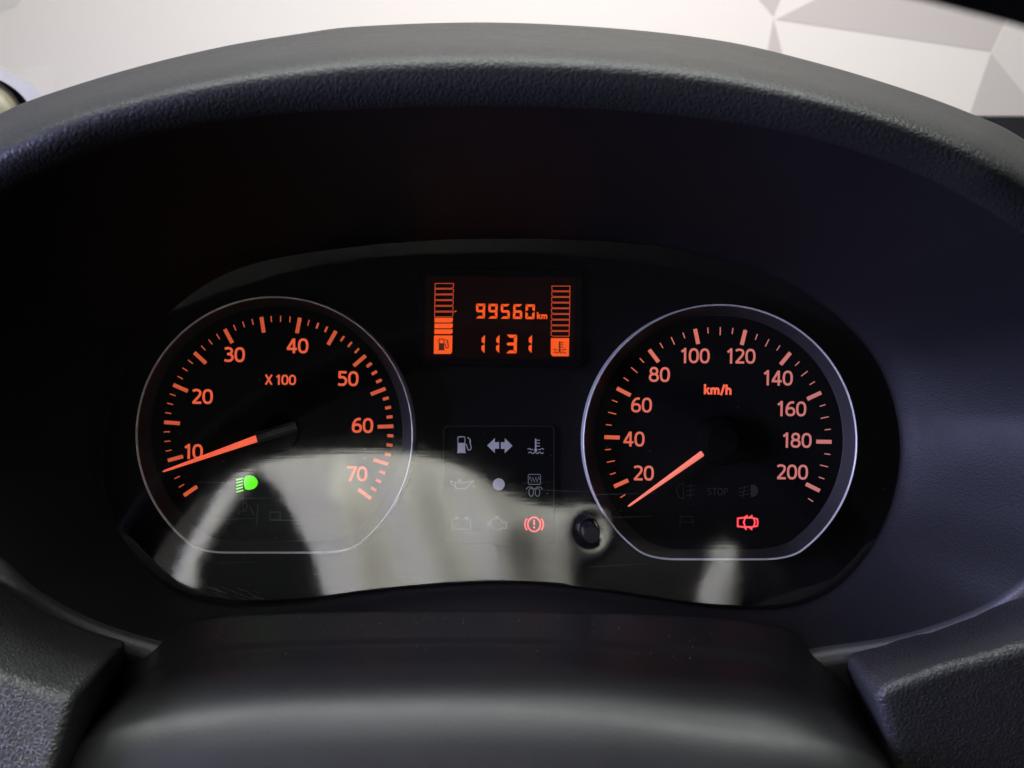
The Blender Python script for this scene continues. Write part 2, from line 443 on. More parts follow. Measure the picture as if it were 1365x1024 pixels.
LOOP_LIP = [(682,142,.125),(550,143,.125),(400,150,.125),(293,162,.125),(176,185,.124),(100,213,.123),(0,258,.12),(-100,325,.115),(-190,430,.105),(-225,550,.095),(-180,640,.085),(-80,702,.075),
            (0,742,.07),(50,785,.067),(120,824,.063),(200,851,.06),(300,873,.058),(450,890,.057),(690,895,.056),(900,890,.057),(1020,880,.059),(1085,864,.061),(1200,846,.066),(1300,812,.072),
            (1365,770,.078),(1450,700,.085),(1540,580,.095),(1520,440,.105),(1450,370,.112),(1365,312,.118),(1290,265,.121),(1200,222,.123),(1082,184,.125),(965,162,.125),(820,147,.125)]
LOOP_OUT = [(650,30,.03),(483,35,.03),(400,45,.03),(293,63,.032),(173,92,.035),(60,127,.04),(0,152,.045),(-110,215,.05),(-230,340,.06),(-280,550,.07),(-230,680,.07),(-90,745,.06),
            (-8,775,.056),(40,815,.053),(112,852,.050),(195,878,.048),(300,898,.046),(450,915,.045),(690,920,.044),(900,915,.045),(1020,905,.047),(1090,890,.05),(1208,871,.054),(1312,838,.06),
            (1378,795,.066),(1490,730,.075),(1610,580,.08),(1600,420,.07),(1500,285,.06),(1365,186,.045),(1293,151,.04),(1200,117,.036),(1082,82,.033),(965,55,.03),(820,38,.03)]
dash = thing('dashboard', 'black grained dashboard with an arched hood over the instrument cluster', 'dashboard', (0, 0, -0.1))

def dashboard():
    N = 320
    A = by_angle([(x, y, lens_d(y)) for x, y in LOOP_A], N); B = by_angle(LOOP_LIP, N); Cc = by_angle(LOOP_OUT, N)
    def rowP(row): return [P(*p) for p in row]
    def grid(name, rows, m, parent):
        v = [p for r in rows for p in r]; f = []
        for j in range(len(rows)-1):
            for i in range(N):
                k = (i+1) % N; f.append((j*N+i, j*N+k, (j+1)*N+k, (j+1)*N+i))
        return mesh_obj(name, v, f, m, parent, smooth=True)
    # bowl: from the lens edge to the lip
    rows = []
    # little return behind the lens edge
    rows.append([P(CX+(x-CX)*1.04, CY+(y-CY)*1.05, d-.02) for x, y, d in A]); rows.append([P(x, y, d) + Vector((0, .001, 0)) for x, y, d in A])
    n = 14
    a3, b3 = rowP(A), rowP(B)
    for j in range(n+1):
        t = j/n; r = []
        for i in range(N):
            a, b = a3[i], b3[i]
            th = math.sin(-math.pi + 2*math.pi*i/N)     # >0: bottom
            bot = max(0.0, th)
            e = t**(0.8 + 0.9*bot); g = t**(1.0 - 0.25*bot)
            r.append(Vector((a.x+(b.x-a.x)*e, a.y+(b.y-a.y)*g, a.z+(b.z-a.z)*e)))
        rows.append(r)
    grid('bowl', rows, M['bowl'], dash)
    # hood: rolled edge from the lip over the crest, then back towards the windscreen
    rows = []
    n = 28
    for j in range(n+1):
        t = j/n; r = []
        for i in range(N):
            th = math.sin(-math.pi + 2*math.pi*i/N); top = max(0, -th)**.6 if th < 0 else 0
            b, c = B[i], Cc[i]
            if top > 0:      # profile seen by the driver: a steep rounded front, then the flat top running back to the crest
                tt = min(1, top*1.6)
                q = [(0, b[2]), (.08, b[2]+.0022), (.28, b[2]+.0052), (.50, b[2]+.0062), (.63, b[2]+.0022), (.72, b[2]-.007), (.79, b[2]*.76+c[2]*.24), (.89, b[2]*.40+c[2]*.60), (1, c[2])]
                qc = catmull(q, n=4); u = t*(len(qc)-1); k0 = min(int(u), len(qc)-2); fr = u-k0
                e, dd = (qc[k0][m]+(qc[k0+1][m]-qc[k0][m])*fr for m in (0, 1))
                bulge0 = .004*math.sin(math.pi*t)**0.75
                dlin = b[2]+(c[2]-b[2])*t + bulge0
                e2 = t
                e = e*tt + e2*(1-tt); dd = dd*tt + dlin*(1-tt)
                r.append(P(b[0]+(c[0]-b[0])*e, b[1]+(c[1]-b[1])*e, dd)); continue
            bulge = (0.004 + 0.022*top)*math.sin(math.pi*t)**0.75
            e = t if th > 0 else t**(1 + .15*top)
            q0, q1 = P(*b), P(*c)
            cd = b[2] + .0045*min(1, th*4); q1 = P(c[0], c[1], cd) if th > .05 else q1
            r.append(q0.lerp(q1, 0) if t == 0 else P(b[0]+(c[0]-b[0])*(t**1.35), b[1]+(c[1]-b[1])*(t**1.35), b[2]+((cd if th > .05 else c[2])-b[2])*math.sin(t*math.pi/2)))
        rows.append(r)
    last = rows[-1]
    for dy, dz, sx in ((.012, -.0015, 1.0), (.04, -.006, 1.0), (.10, -.017, 1.0), (.2, -.03, 1.01), (.32, -.04, 1.02)):
        r = []
        for i in range(N):
            th = math.sin(-math.pi + 2*math.pi*i/N)
            p = last[i]
            if th < 0.12: r.append(Vector((p.x*sx, p.y+dy, p.z+dz*(.4+.6*max(0, -th)))))
            else: r.append(Vector((p.x*sx, p.y+dy*.15, p.z-dy*.25)))
        rows.append(r)
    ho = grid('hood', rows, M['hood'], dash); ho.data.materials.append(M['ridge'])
    for k, pl in enumerate(ho.data.polygons):          # lower ridge: bowl's fine grain in a paler copy that paints its highlight
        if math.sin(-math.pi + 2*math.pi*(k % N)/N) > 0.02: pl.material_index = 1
    # side pads
    def pad(top, low, bottom, side, m=M['pad'], label=None):
        # top: back edge points, low: front edge points (same count), bottom: lower front points
        v = [P(*p) for p in top] + [P(*p) for p in low] + [P(*p) for p in bottom]
        n = len(top); f = []
        for i in range(n-1):
            f.append((i, n+i, n+i+1, i+1)); f.append((n+i, 2*n+i, 2*n+i+1, n+i+1))
        b = len(v); tl = [P(p[0], p[1]+25, p[2]-.05) for p in top]; v += tl     # back skirt
        for i in range(n-1): f.append((b+i, i, i+1, b+i+1))
        e = side
        f.append((e, b+e, 2*n+e, n+e) if side else (b+e, e, n+e, 2*n+e))
        if side == 0: f = [tuple(reversed(q)) for q in f]; 
        o = mesh_obj('side_pad', v, f, m, dash, smooth=True, label=label)
        mm = o.modifiers.new('b', 'BEVEL'); mm.width = .0040; mm.segments = 6; mm.limit_method = 'ANGLE'; mm.angle_limit = R(25)
        import bmesh
        bm = bmesh.new(); bm.from_mesh(o.data); bmesh.ops.recalc_face_normals(bm, faces=bm.faces); bm.to_mesh(o.data); bm.free()
        return o
    pad([(-140, 690, .07), (-60, 748, .074), (0, 780, .077), (60, 816, .08), (125, 842, .083), (172, 855, .085)],
        [(-140, 835, .122), (-60, 870, .122), (0, 896, .122), (40, 912, .122), (75, 924, .122), (98, 926, .122)],
        [(-160, 1130, .14), (-80, 1130, .14), (-20, 1130, .14), (10, 1130, .14), (25, 1130, .14), (40, 1130, .14)], 5)
    pad([(1124, 872, .085), (1180, 858, .083), (1240, 842, .08), (1300, 820, .077), (1365, 786, .074), (1480, 700, .07)],
        [(1166, 926, .115), (1200, 908, .115), (1250, 890, .115), (1310, 874, .115), (1365, 860, .115), (1480, 830, .115)],
        [(1225, 1130, .10), (1260, 1130, .10), (1300, 1130, .10), (1350, 1130, .10), (1400, 1130, .10), (1500, 1130, .10)], 0)
dashboard()

# ------------------------------------------------------------------ steering column cover
def column_cover():
    t = thing('steering_column_cover', 'smooth dark grey steering column cover below the instrument cluster', 'column cover', P(640, 1024, .2))
    front = [(40,1130),(64,1062),(92,1010),(144,974),(222,956),(305,945),(390,938),(515,935.5),(640,935),(790,943),(932,960),(1010,969),(1080,981),(1143,1003),(1192,1044),(1224,1130)]
    lower = [(30,1180),(50,1130),(82,1084),(140,1052),(222,1036),(305,1028),(390,1023),(515,1020),(640,1020),(790,1026),(932,1040),(1010,1048),(1080,1060),(1143,1082),(1194,1120),(1226,1180)]
    rows = [       # cross lines of the cover, from the back edge under the cluster to the driver's side
     [(30,1130),(65,1024),(112,955),(162,893),(210,846),(270,823),(360,815),(500,812),(640,811),(800,814),(950,821),(1040,833),(1095,863),(1150,935),(1190,1005),(1230,1130)],
     [(34,1130),(66,1034),(110,968),(162,918),(222,880),(290,862),(375,855),(505,851),(640,850),(795,854),(940,864),(1030,878),(1095,905),(1153,960),(1194,1020),(1230,1130)],
     [(38,1130),(66,1046),(104,990),(155,946),(222,918),(300,905),(385,898),(510,894),(640,893),(790,898),(930,914),(1025,926),(1092,946),(1152,982),(1196,1032),(1228,1130)],
     front, lower, [(x, y+105) for x, y in lower]]
    v = []; f = []
    tmpl = [(r[8][1], [(x, y - r[8][1]) for x, y in catmull(r, n=6)]) for r in rows]
    n = len(tmpl[0][1])
    # middle profile, walked from the back edge towards the driver: (length, normal's elevation at the end)
    walk = [(.0250, 82), (.0022, 55), (.0022, 87), (.0150, 86), (.006, 78), (.014, 53), (.012, 30), (.010, 25), (.016, 22), (.02, 20)]
    prof = [(.0505, -.0792)]; d, z, el = .0520, -.0783, 82
    for L, e in walk:
        st = max(2, int(L/.0009))
        for k in range(st):
            a = R(el + (e-el)*(k+.5)/st); d += math.sin(a)*L/st; z -= math.cos(a)*L/st; prof.append((d, z))
        el = e
    m = len(prof); grid_ = []
    for d, z in prof:
        pyc = 512 - z/PX(d)
        q = max(0, min(len(tmpl)-1.001, sum(1 for c, _ in tmpl if c <= pyc) - 1))
        k = int(q); c0, c1 = tmpl[k][0], tmpl[k+1][0]; u = (pyc-c0)/(c1-c0); u = max(-.3, min(1.2, u))
        grid_.append([P(a[0]+(b[0]-a[0])*u, pyc + a[1]+(b[1]-a[1])*u, d) for a, b in zip(tmpl[k][1], tmpl[k+1][1])])
    # ease the kinks between templates, lengthways only at the flanks
    for _ in range(4):
        g2 = [list(r) for r in grid_]
        for j in range(1, m-1):
            for i in range(n):
                w = .4
                g2[j][i] = grid_[j][i]*(1-w) + (grid_[j-1][i]+grid_[j+1][i])*(w/2)
        grid_ = g2
    for i in range(n):
        for j in range(m): v.append(grid_[j][i])
    for i in range(n-1):
        for j in range(m-1):
            f.append((i*m+j, i*m+j+1, (i+1)*m+j+1, (i+1)*m+j))
    mesh_obj('shroud', v, f, M['column'], t, smooth=True)
    # dust specks lying on the cover's back half
    dv = []; df = []
    for _ in range(170):
        i = random.randrange(30, n-30); j = random.randrange(8, 40)
        c = v[i*m+j] + Vector((random.uniform(-.002, .002), -.0004, .0006))
        r = random.choice((.00006, .00006, .00009, .00009, .00013)); b = len(dv)
        for k in range(5):
            a = k*2*math.pi/5; dv.append(c + Vector((r*math.cos(a)*random.uniform(.6, 1.6), 0, r*math.sin(a))))
        df.append(tuple(range(b, b+5)))
    o = mesh_obj('dust', dv, df, M['dust'], t); o['kind'] = 'stuff'
column_cover()

# ------------------------------------------------------------------ instrument cluster
cl = thing('instrument_cluster', 'dark instrument cluster with two round dials lit orange and a small display between them', 'instrument cluster', (0, 0, -0.09))

def mask_plate():
    v = []; f = []
    big = [(CX+(x-CX)*1.10, CY+(y-CY)*1.12) for x, y in [p[:2] for p in by_angle([(a, b, 0) for a, b in LOOP_A], 160)]]
    v = [P(x, y, .005) for x, y in big]; v += [P(x, y, -.02) for x, y in big]
    n = len(big)
    # holes for the dials are simply covered by the dial bezels, which stand proud of the plate
    f.append(tuple(range(n)))
    for i in range(n): f.append((i, n+i, n+(i+1) % n, (i+1) % n))
    o = mesh_obj('mask_plate', v, f, M['plate'], cl)
    import bmesh
    bm = bmesh.new(); bm.from_mesh(o.data); bmesh.ops.recalc_face_normals(bm, faces=bm.faces); bm.to_mesh(o.data); bm.free()
mask_plate()

def dshape(cx, cy, r, h, off=0, n=180, k=16):
    out = []
    for i in range(n):
        a = 2*math.pi*i/n; s = math.sin(a)       # y down: s>0 is the bottom
        rr = r - off
        if s > 0.05:
            q = (h - off)/s
            hh = max(k - abs(rr-q), 0)/k
            rr = min(rr, q) - hh*hh*k*.25
        out.append((cx + rr*math.cos(a), cy + rr*s))
    return out

FACE_D = 0.0062      # dial faces sit just above the plate; the rims stand well proud of it
RIM_D = 0.0140
def dial(name, rim, face_c, label):
    cx, cy, r, h = rim
    fx, fy = face_c
    n = 180
    # face
    pts = dshape(fx, fy, r-16, h-10, 0)
    v = [P(x, y, FACE_D) for x, y in pts]
    pf = mesh_obj(name, v, [tuple(reversed(range(n)))], M['face'], cl, label=label)
    # bezel: cone from rim front down to the face
    a = [P(x, y, RIM_D-.0006) for x, y in dshape(cx, cy, r, h, 2.2)]
    b = [P(fx+(x-fx), y, FACE_D+.0004) for x, y in dshape(fx, fy, r-17, h-12, 0)]
    c = [P(fx+(x-fx), y, FACE_D+.0001) for x, y in dshape(fx, fy, r-18, h-13, 0)]
    v = a+b+c; f = []
    for j in range(2):
        for i in range(n): k = (i+1) % n; f.append((j*n+i, (j+1)*n+i, (j+1)*n+k, j*n+k))
    mesh_obj('bezel', v, f, M['bezel'], pf)
    # rim: thin bright lip with an outer wall running back to the plate
    prof = [(2.6, RIM_D-.0010), (2.2, RIM_D-.0002), (1.2, RIM_D), (0.3, RIM_D-.0003), (0.0, RIM_D-.0010), (-.6, .0040)]
    rows = []
    for off, d in prof:
        if d < .005:   # back of the wall: same real outline, further away
            rows.append([Vector((p.x, -d, p.z)) for p in [P(x, y, RIM_D) for x, y in dshape(cx, cy, r, h, -.8)]])
        else: rows.append([Vector((p.x, -d, p.z)) for p in [P(x, y, RIM_D) for x, y in dshape(cx, cy, r, h, off)]])
    v = [p for q in rows for p in q]; f = []
    for j in range(len(rows)-1):
        for i in range(n): k = (i+1) % n; f.append((j*n+i, (j+1)*n+i, (j+1)*n+k, j*n+k))
    o = mesh_obj('rim', v, [tuple(reversed(q)) for q in f], M['rim'], pf, smooth=True)
    return pf

tick_mesh = {}
def tick(parent, cx, cy, ang, r0, r1, w, m, d=FACE_D):
    key = (round(r1-r0, 2), w, m.name)
    k = PX(d)
    if key not in tick_mesh:
        L, ww, th = (r1-r0)*k/2, w*k/2, .00012
        me = bpy.data.meshes.new('tick_mark')
        me.from_pydata([(-ww, 0, -L), (ww, 0, -L), (ww, 0, L), (-ww, 0, L), (-ww, -th, -L), (ww, -th, -L), (ww, -th, L), (-ww, -th, L)], [],
                       [(4, 5, 6, 7), (0, 4, 7, 3), (5, 1, 2, 6), (7, 6, 2, 3), (0, 1, 5, 4)])
        me.materials.append(m); tick_mesh[key] = me
    o = bpy.data.objects.new('tick_mark', tick_mesh[key])
    rm = (r0+r1)/2
    link(o, parent, P(cx + rm*math.sin(ang), cy - rm*math.cos(ang), d + .00008))
    o.rotation_euler = (0, ang, 0)

def needle(parent, pivot, tip, base, wt, wb, m, d=.0105):
    f = Flat()
    dx, dy = tip[0]-base[0], tip[1]-base[1]; L = math.hypot(dx, dy); ux, uy = dx/L, dy/L; nx, ny = -uy, ux
    top = []; 
    v = []; secs = [(0, wb), (.5, (wb+wt)/2), (.96, wt*1.05), (.985, wt*.85), (1.0, wt*.4)]
    for t, w in secs:
        x, y = base[0]+dx*t, base[1]+dy*t
        v += [P(x+nx*w/2, y+ny*w/2, d-.0008), P(x+nx*w*.3, y+ny*w*.3, d), P(x-nx*w*.3, y-ny*w*.3, d), P(x-nx*w/2, y-ny*w/2, d-.0008)]
    fs = []
    for i in range(len(secs)-1):
        for k in range(3): fs.append((4*i+k, 4*i+k+1, 4*i+k+5, 4*i+k+4))
    fs += [(3, 2, 1, 0), (16, 17, 18, 19)]
    o = mesh_obj('needle', v, fs, m, parent)
    import bmesh
    bm = bmesh.new(); bm.from_mesh(o.data); bmesh.ops.recalc_face_normals(bm, faces=bm.faces); bm.to_mesh(o.data); bm.free()
    return o

def disc(name, cx, cy, prof, m, parent, n=48, label=None, ref=.01):
    """lathe about the viewing axis: prof is (radius px, depth) from outside in"""
    v = []; f = []
    for r, d in prof:
        for i in range(n):
            a = 2*math.pi*i/n; v.append(Vector((P(cx, cy, ref).x + r*PX(ref)*math.cos(a), -d, P(cx, cy, ref).z + r*PX(ref)*math.sin(a))))
    for j in range(len(prof)-1):
        for i in range(n): k = (i+1) % n; f.append((j*n+i, j*n+k, (j+1)*n+k, (j+1)*n+i))
    f.append(tuple((len(prof)-1)*n+i for i in range(n)))
    return mesh_obj(name, v, f, m, parent, smooth=False, label=label)

# --- tachometer
TX, TY = 371.5, 574
tacho = dial('tachometer', (365.5, 580, 185.5, 158.5), (369, 575.5), 'left dial reading engine speed, marked 10 to 70')
for i in range(53):
    v = 5 + i*1.25
    ang = R((v-37.5)/5*19.3 + 1.0)
    if i % 4 == 0: tick(tacho, TX, TY, ang, 132, 153, 5.0, M['orange_tick'])
    elif v < 41.5: tick(tacho, TX, TY, ang, 145, 153, 1.3, M['orange_tick'])
    elif v < 50: tick(tacho, TX, TY, ang, 145, 153, 2.6, M['orange_tick'])
    else: tick(tacho, TX, TY, ang, 145, 153, 4.0, M['orange_tick'])
ND = FACE_D + .0001
for s_, x, y in (('10', 257.5, 602), ('20', 269.6, 528.6), ('30', 312.3, 472.8), ('40', 396.5, 461), ('50', 463.7, 504.8), ('60', 483.1, 567.2), ('70', 475.8, 631.6)):
    text('numeral', s_, x, y, 20.2, 3.3, M['orange'], tacho, ND, 'orange numeral ' + s_)
text('scale_text', 'X 100', 374, 506.3, 13.6, 2.5, M['orange'], tacho, ND, 'orange text X 100')
disc('hub', 371.5, 577, [(26, .0063), (26, .0085), (24.5, .0092)], M['hub'], tacho)
needle(tacho, (371, 576), (216.8, 628.8), (342, 584.8), 2.6, 9.5, M['needle'], .0118)
def hub_bar():
    f = []; a = R(-17.0); ca, sa = math.cos(a), math.sin(a); cx, cy = 369.5, 575.8
    def q(u, v, d): return P(cx + u*ca - v*sa, cy + u*sa + v*ca, d)
    secs = [(-29, 7.2), (-27.5, 7.8), (25, 7.0), (27, 6.0)]
    v = []
    for u, w in secs: v += [q(u, -w, .0092), q(u, -w*.85, .0135), q(u, -w*.42, .0139), q(u, -w*.36, .0132), q(u, w*.36, .0132), q(u, w*.42, .0139), q(u, w*.85, .0135), q(u, w, .0092)]
    for i in range(3):
        for k in range(7): f.append((8*i+k, 8*i+8+k, 8*i+9+k, 8*i+k+1))
    f += [tuple(range(8)), tuple(reversed(range(24, 32)))]
    o = mesh_obj('needle_cap', v, f, M['bezel'], tacho)
    import bmesh
    bm = bmesh.new(); bm.from_mesh(o.data); bmesh.ops.recalc_face_normals(bm, faces=bm.faces); bm.to_mesh(o.data); bm.free()
hub_bar()
# green dipped-beam lamp
Z2 = lambda ox, oy, k: (lambda x, y: (x/k + ox, y/k + oy))
f = Flat(Z2(160, 560, 3.3024))
f.poly([(553, 247), (572, 244), (590, 249), (602, 260), (607, 276), (602, 291), (590, 302), (570, 308), (552, 305), (547, 290), (545, 275), (547, 260)])
for k in range(5):
    y = 262 + k*13.2; f.stroke([(512 + k*.2, y + 2), (543 - (0 if k in (0, 4) else 3), y - 6)], 1.5)
f.build('headlamp_symbol', M['green'], tacho, ND, 'lit green headlamp symbol')
# unlit symbols under it
f = Flat(Z2(160, 560, 3.3024))
f.stroke(arc(550, 378, 10, 14, 0, 360), .8).stroke([(526, 400), (560, 400)], .8).stroke([(608, 372), (600, 470)], .8).stroke([(570, 380), (590, 420)], .8)
f.build('unlit_symbol', M['unlit'], tacho, ND)
f = Flat(Z2(160, 560, 3.3024))
f.stroke([(660, 405), (705, 405), (705, 440), (660, 440), (660, 405)], .8)
f.build('unlit_symbol', M['unlit'], tacho, ND)

# --- speedometer
SX, SY = 957, 587
speedo = dial('speedometer', (960.5, 588.5, 183.5, 159), (958, 586.5), 'right dial reading road speed in km/h, marked 20 to 200')
for i in range(39):
    v = 15 + i*5
    ang = R((v-110)/20*25.6 + 1.2)
    if v > 206: break
    if v % 20 == 0: tick(speedo, SX, SY, ang, 131, 151.5, 5.2, M['pink'])
    elif v % 10 == 0: tick(speedo, SX, SY, ang, 140, 151, 1.3, M['pink'])
    else: tick(speedo, SX, SY, ang, 143, 151, 1.3, M['pink'])
for s_, x, y in (('20', 857.8, 630.7), ('40', 845, 585.3), ('60', 855, 540), ('80', 879, 499.3), ('100', 926.2, 474.3), ('120', 987.4, 474.8), ('140', 1036.7, 503.9), ('160', 1054.8, 545), ('180', 1062, 587), ('200', 1056, 629.3)):
    text('numeral', s_, x, y, 20.4, 3.0, M['pink'], speedo, ND, 'pinkish orange numeral ' + s_, wk=.97)
text('scale_text', 'km/h', 956.8, 519.6, 13.0, 2.9, M['needle'], speedo, ND, 'orange text km/h')
disc('hub', 961, 588, [(33, .0063), (32, .0100), (29, .0125), (20, .0138)], M['hub'], speedo)
needle(speedo, (957, 588), (837.2, 675.3), (942.5, 600.2), 2.8, 8.5, M['needle_pink'], .0118)
# red door-ajar lamp: car seen from above with both doors open
for wk_, m_, dz_, nm_ in ((2.6, M['red'], 0, 'door_ajar_symbol'), (1.15, M['red_core'], .0002, 'symbol_core')):  # wide red stroke paints a glow round the thin core
    f = Flat(Z2(760, 560, 3.3024))
    f.stroke([(738, 433), (764, 430), (800, 430), (824, 436), (826, 450), (824, 466), (800, 471), (764, 471), (738, 468)], wk_, True)
    f.stroke([(771, 431), (764, 450), (771, 470)], wk_).stroke([(808, 432), (814, 450), (808, 469)], wk_)
    f.stroke([(765, 431), (782, 420)], wk_).stroke([(786, 431), (803, 420)], wk_).stroke([(765, 470), (777, 483)], wk_).stroke([(786, 470), (802, 483)], wk_)
    f.build(nm_, m_, speedo, ND + dz_, 'lit red car symbol with open doors')
# unlit lamps
f = Flat(Z2(760, 560, 3.3024))
f.stroke([(498, 277), (478, 285), (468, 310), (478, 338), (498, 348)], .9).stroke([(498, 277), (498, 348)], .9)
for y in (292, 312, 332): f.stroke([(510, y), (550, y - 4)], .9)
f.stroke([(530, 280), (530, 342)], .9)
f.build('rear_fog_symbol', M['unlit'], speedo, ND)
text('stop_text', 'STOP', 956.5, 655.5, 10, 1.1, M['unlit'], speedo, ND, 'unlit grey word STOP', wk=1.05)
f = Flat(Z2(760, 560, 3.3024))
f.poly([(795, 285), (812, 285), (824, 297), (828, 312), (822, 328), (810, 338), (795, 338)])
for y in (296, 312, 328): f.stroke([(744, y + 6), (788, y - 4)], .9)
f.stroke([(770, 290), (758, 346)], .9)
f.build('front_fog_symbol', M['unlit'], speedo, ND)
f = Flat(Z2(760, 560, 3.3024))
f.stroke([(484, 470), (484, 425), (540, 425), (540, 470)], .9).stroke([(478, 450), (546, 450)], .9)
f.build('unlit_symbol', M['unlit'], speedo, ND)

# --- small display
def rrect(x0, y0, x1, y1, r, n=6):
    o = []
    for cx, cy, a in ((x1-r, y0+r, -90), (x1-r, y1-r, 0), (x0+r, y1-r, 90), (x0+r, y0+r, 180)):
        o += [(cx+r*math.cos(R(a+90*i/n)), cy+r*math.sin(R(a+90*i/n))) for i in range(n+1)]
    return o
def slab(name, pts, d0, d1, m, parent, label=None, bev=.0006):
    n = len(pts)
    v = [P(x, y, d1) for x, y in pts]; v += [Vector((p.x, -d0, p.z)) for p in v]
    fs = [tuple(reversed(range(n)))] + [((i+1) % n, i, n+i, n+(i+1) % n) for i in range(n)]
    fs = [tuple(range(n))] + [(i, (i+1) % n, n+(i+1) % n, n+i) for i in range(n)]
    o = mesh_obj(name, v, fs, m, parent, label=label)
    import bmesh
    bm = bmesh.new(); bm.from_mesh(o.data); bmesh.ops.recalc_face_normals(bm, faces=bm.faces)
    bm.to_mesh(o.data); bm.free()
    # make sure the front looks at the camera
    if o.data.polygons[0].normal.y > 0: o.data.flip_normals()
    if bev: bevel(o, bev)
    return o
TILT = lambda pts, a=.7: [(665+(x-665)*math.cos(R(a))-(y-425)*math.sin(R(a)), 425+(x-665)*math.sin(R(a))+(y-425)*math.cos(R(a))) for x, y in pts]
lcd = slab('display', TILT(rrect(557, 357, 778, 489, 10)), .0050, .0070, M['plate'], cl, 'small display with orange digits and bars', .0010)
slab('screen', TILT(rrect(567, 369, 767, 478, 2)), .0070, .0072, M['lcd_back'], lcd, bev=0)
LD = .0074
LZ = Z2(550, 340, 5.6875)
for k in range(9):            # fuel bars, chamfered at their outer lower corner
    y = 216 + k*43.4; x0, x1 = 171 - k*.7, 311 - k*.9
    pts = [(x0, y), (x1, y), (x1-1, y+26), (x1-12, y+36), (x0-1, y+36)]
    f = Flat(LZ)
    if k < 6: f.stroke(pts, .95, True).build('bar_segment', M['lcd_dim'], lcd, LD)
    else: f.poly(pts).build('bar_segment', M['lcd_on'], lcd, LD, 'lit orange fuel bar')
for k in range(9):
    y = 236 + k*43.0; x0, x1 = 1056 - k*.8, 1194 - k*.8
    pts = [(x0, y), (x1, y), (x1-1, y+36), (x0+12, y+36), (x0, y+26)]
    Flat(LZ).stroke(pts, .95, True).build('bar_segment', M['lcd_dim'], lcd, LD)
def icon_fuel(f, x, y, w, h, sw):      # fuel pump, box corner x,y size w,h
    X = lambda a, b: (x + a*w, y + b*h)
    f.stroke([X(.05, .42), X(.05, .05), X(.10, 0), X(.50, 0), X(.56, .05), X(.56, .42)], sw)
    f.poly([X(.03, .38), X(.58, .38), X(.58, 1), X(.03, 1)])
    f.stroke([X(-.02, .985), X(.63, .985)], sw)
    f.stroke(catmull([X(.58, .46), X(.68, .50), X(.72, .66), X(.78, .80), X(.90, .82), X(1.0, .72), X(.97, .50), X(.92, .34), X(.93, .16)], n=5), sw)
    f.stroke([X(.74, .03), X(.93, .16), X(.97, .34)], sw)
def icon_temp(f, x, y, w, h, sw):
    X = lambda a, b: (x + a*w, y + b*h)
    f.stroke([X(.50, 0), X(.50, .78)], sw*1.9)
    f.poly([X(.50 + .10*math.cos(R(a)), .74 + .10*math.sin(R(a))*w/h) for a in range(0, 360, 30)])
    for b in (.10, .29, .48): f.stroke([X(.5, b), X(.76, b)], sw)
    f.stroke(catmull([X(0, .70), X(.12, .64), X(.24, .72), X(.34, .68)], n=5), sw)
    f.stroke(catmull([X(.66, .68), X(.76, .72), X(.88, .64), X(1, .70)], n=5), sw)
    f.stroke(catmull([X(.05, .93), X(.18, .87), X(.32, .97), X(.46, .87), X(.60, .97), X(.74, .87), X(.88, .97), X(.97, .90)], n=5), sw)
Flat(LZ).poly([(162, 610), (302, 610), (300, 735), (288, 750), (161, 750)]).build('icon_tile', M['lcd_on'], lcd, LD, 'orange tile with a fuel pump symbol')
f = Flat(LZ); icon_fuel(f, 197, 638, 74, 82, 1.2); f.build('fuel_pump_symbol', M['lcd_ink'], lcd, LD + .0002)
Flat(LZ).poly([(1048, 630), (1187, 630), (1185, 768), (1062, 768), (1048, 752)]).build('icon_tile', M['lcd_on'], lcd, LD, 'orange tile with a coolant temperature symbol')
f = Flat(LZ); icon_temp(f, 1064, 655, 102, 92, 1.1); f.build('coolant_symbol', M['lcd_ink'], lcd, LD + .0002)
Flat(LZ).stroke([(305, 432), (328, 428), (331, 420)], 1.3).build('level_mark', M['lcd_dim'], lcd, LD)
SEG = {'9': 'abcdfg', '5': 'acdfg', '6': 'acdefg', '0': 'abcdef', '1': 'bc', '3': 'abcdg'}
def seven(ch, x0, y0, x1, y1, t, sl):
    f = Flat(LZ); g = 2.6; ym = (y0+y1)/2
    def sk(p): return (p[0] + sl*(y1-p[1])/(y1-y0), p[1])
    for s_ in SEG[ch]:
        q = {'a': [(x0+g, y0), (x1-g, y0), (x1-t-g, y0+t), (x0+t+g, y0+t)],
             'd': [(x0+t+g, y1-t), (x1-t-g, y1-t), (x1-g, y1), (x0+g, y1)],
             'g': [(x0+g+t*.5, ym-t/2), (x1-g-t*.5, ym-t/2), (x1-g, ym), (x1-g-t*.5, ym+t/2), (x0+g+t*.5, ym+t/2), (x0+g, ym)],
             'f': [(x0, y0+g), (x0+t, y0+t+g), (x0+t, ym-t/2-g), (x0, ym-g)],
             'b': [(x1, y0+g), (x1, ym-g), (x1-t, ym-t/2-g), (x1-t, y0+t+g)],
             'e': [(x0, ym+g), (x0+t, ym+t/2+g), (x0+t, y1-t-g), (x0, y1-g)],
             'c': [(x1, ym+g), (x1, y1-g), (x1-t, y1-t-g), (x1-t, ym+t/2+g)]}[s_]
        f.poly([sk(p) for p in q])
    return f
for k, ch in enumerate('99560'):
    seven(ch, 478 + k*94, 369 + k*1.3, 548 + k*94, 481 + k*1.3, 19, 4).build('digit', M['lcd_on'], lcd, LD)
for ch, xr in (('1', 545), ('1', 656), ('3', 789), ('1', 902)):
    seven(ch, xr - 82, 604, xr, 746, 24, 4).build('digit', M['lcd_on'], lcd, LD)
text('unit_text', 'km', 722.8, 421, 8.6, 1.9, M['lcd_on'], lcd, LD, 'orange unit km')

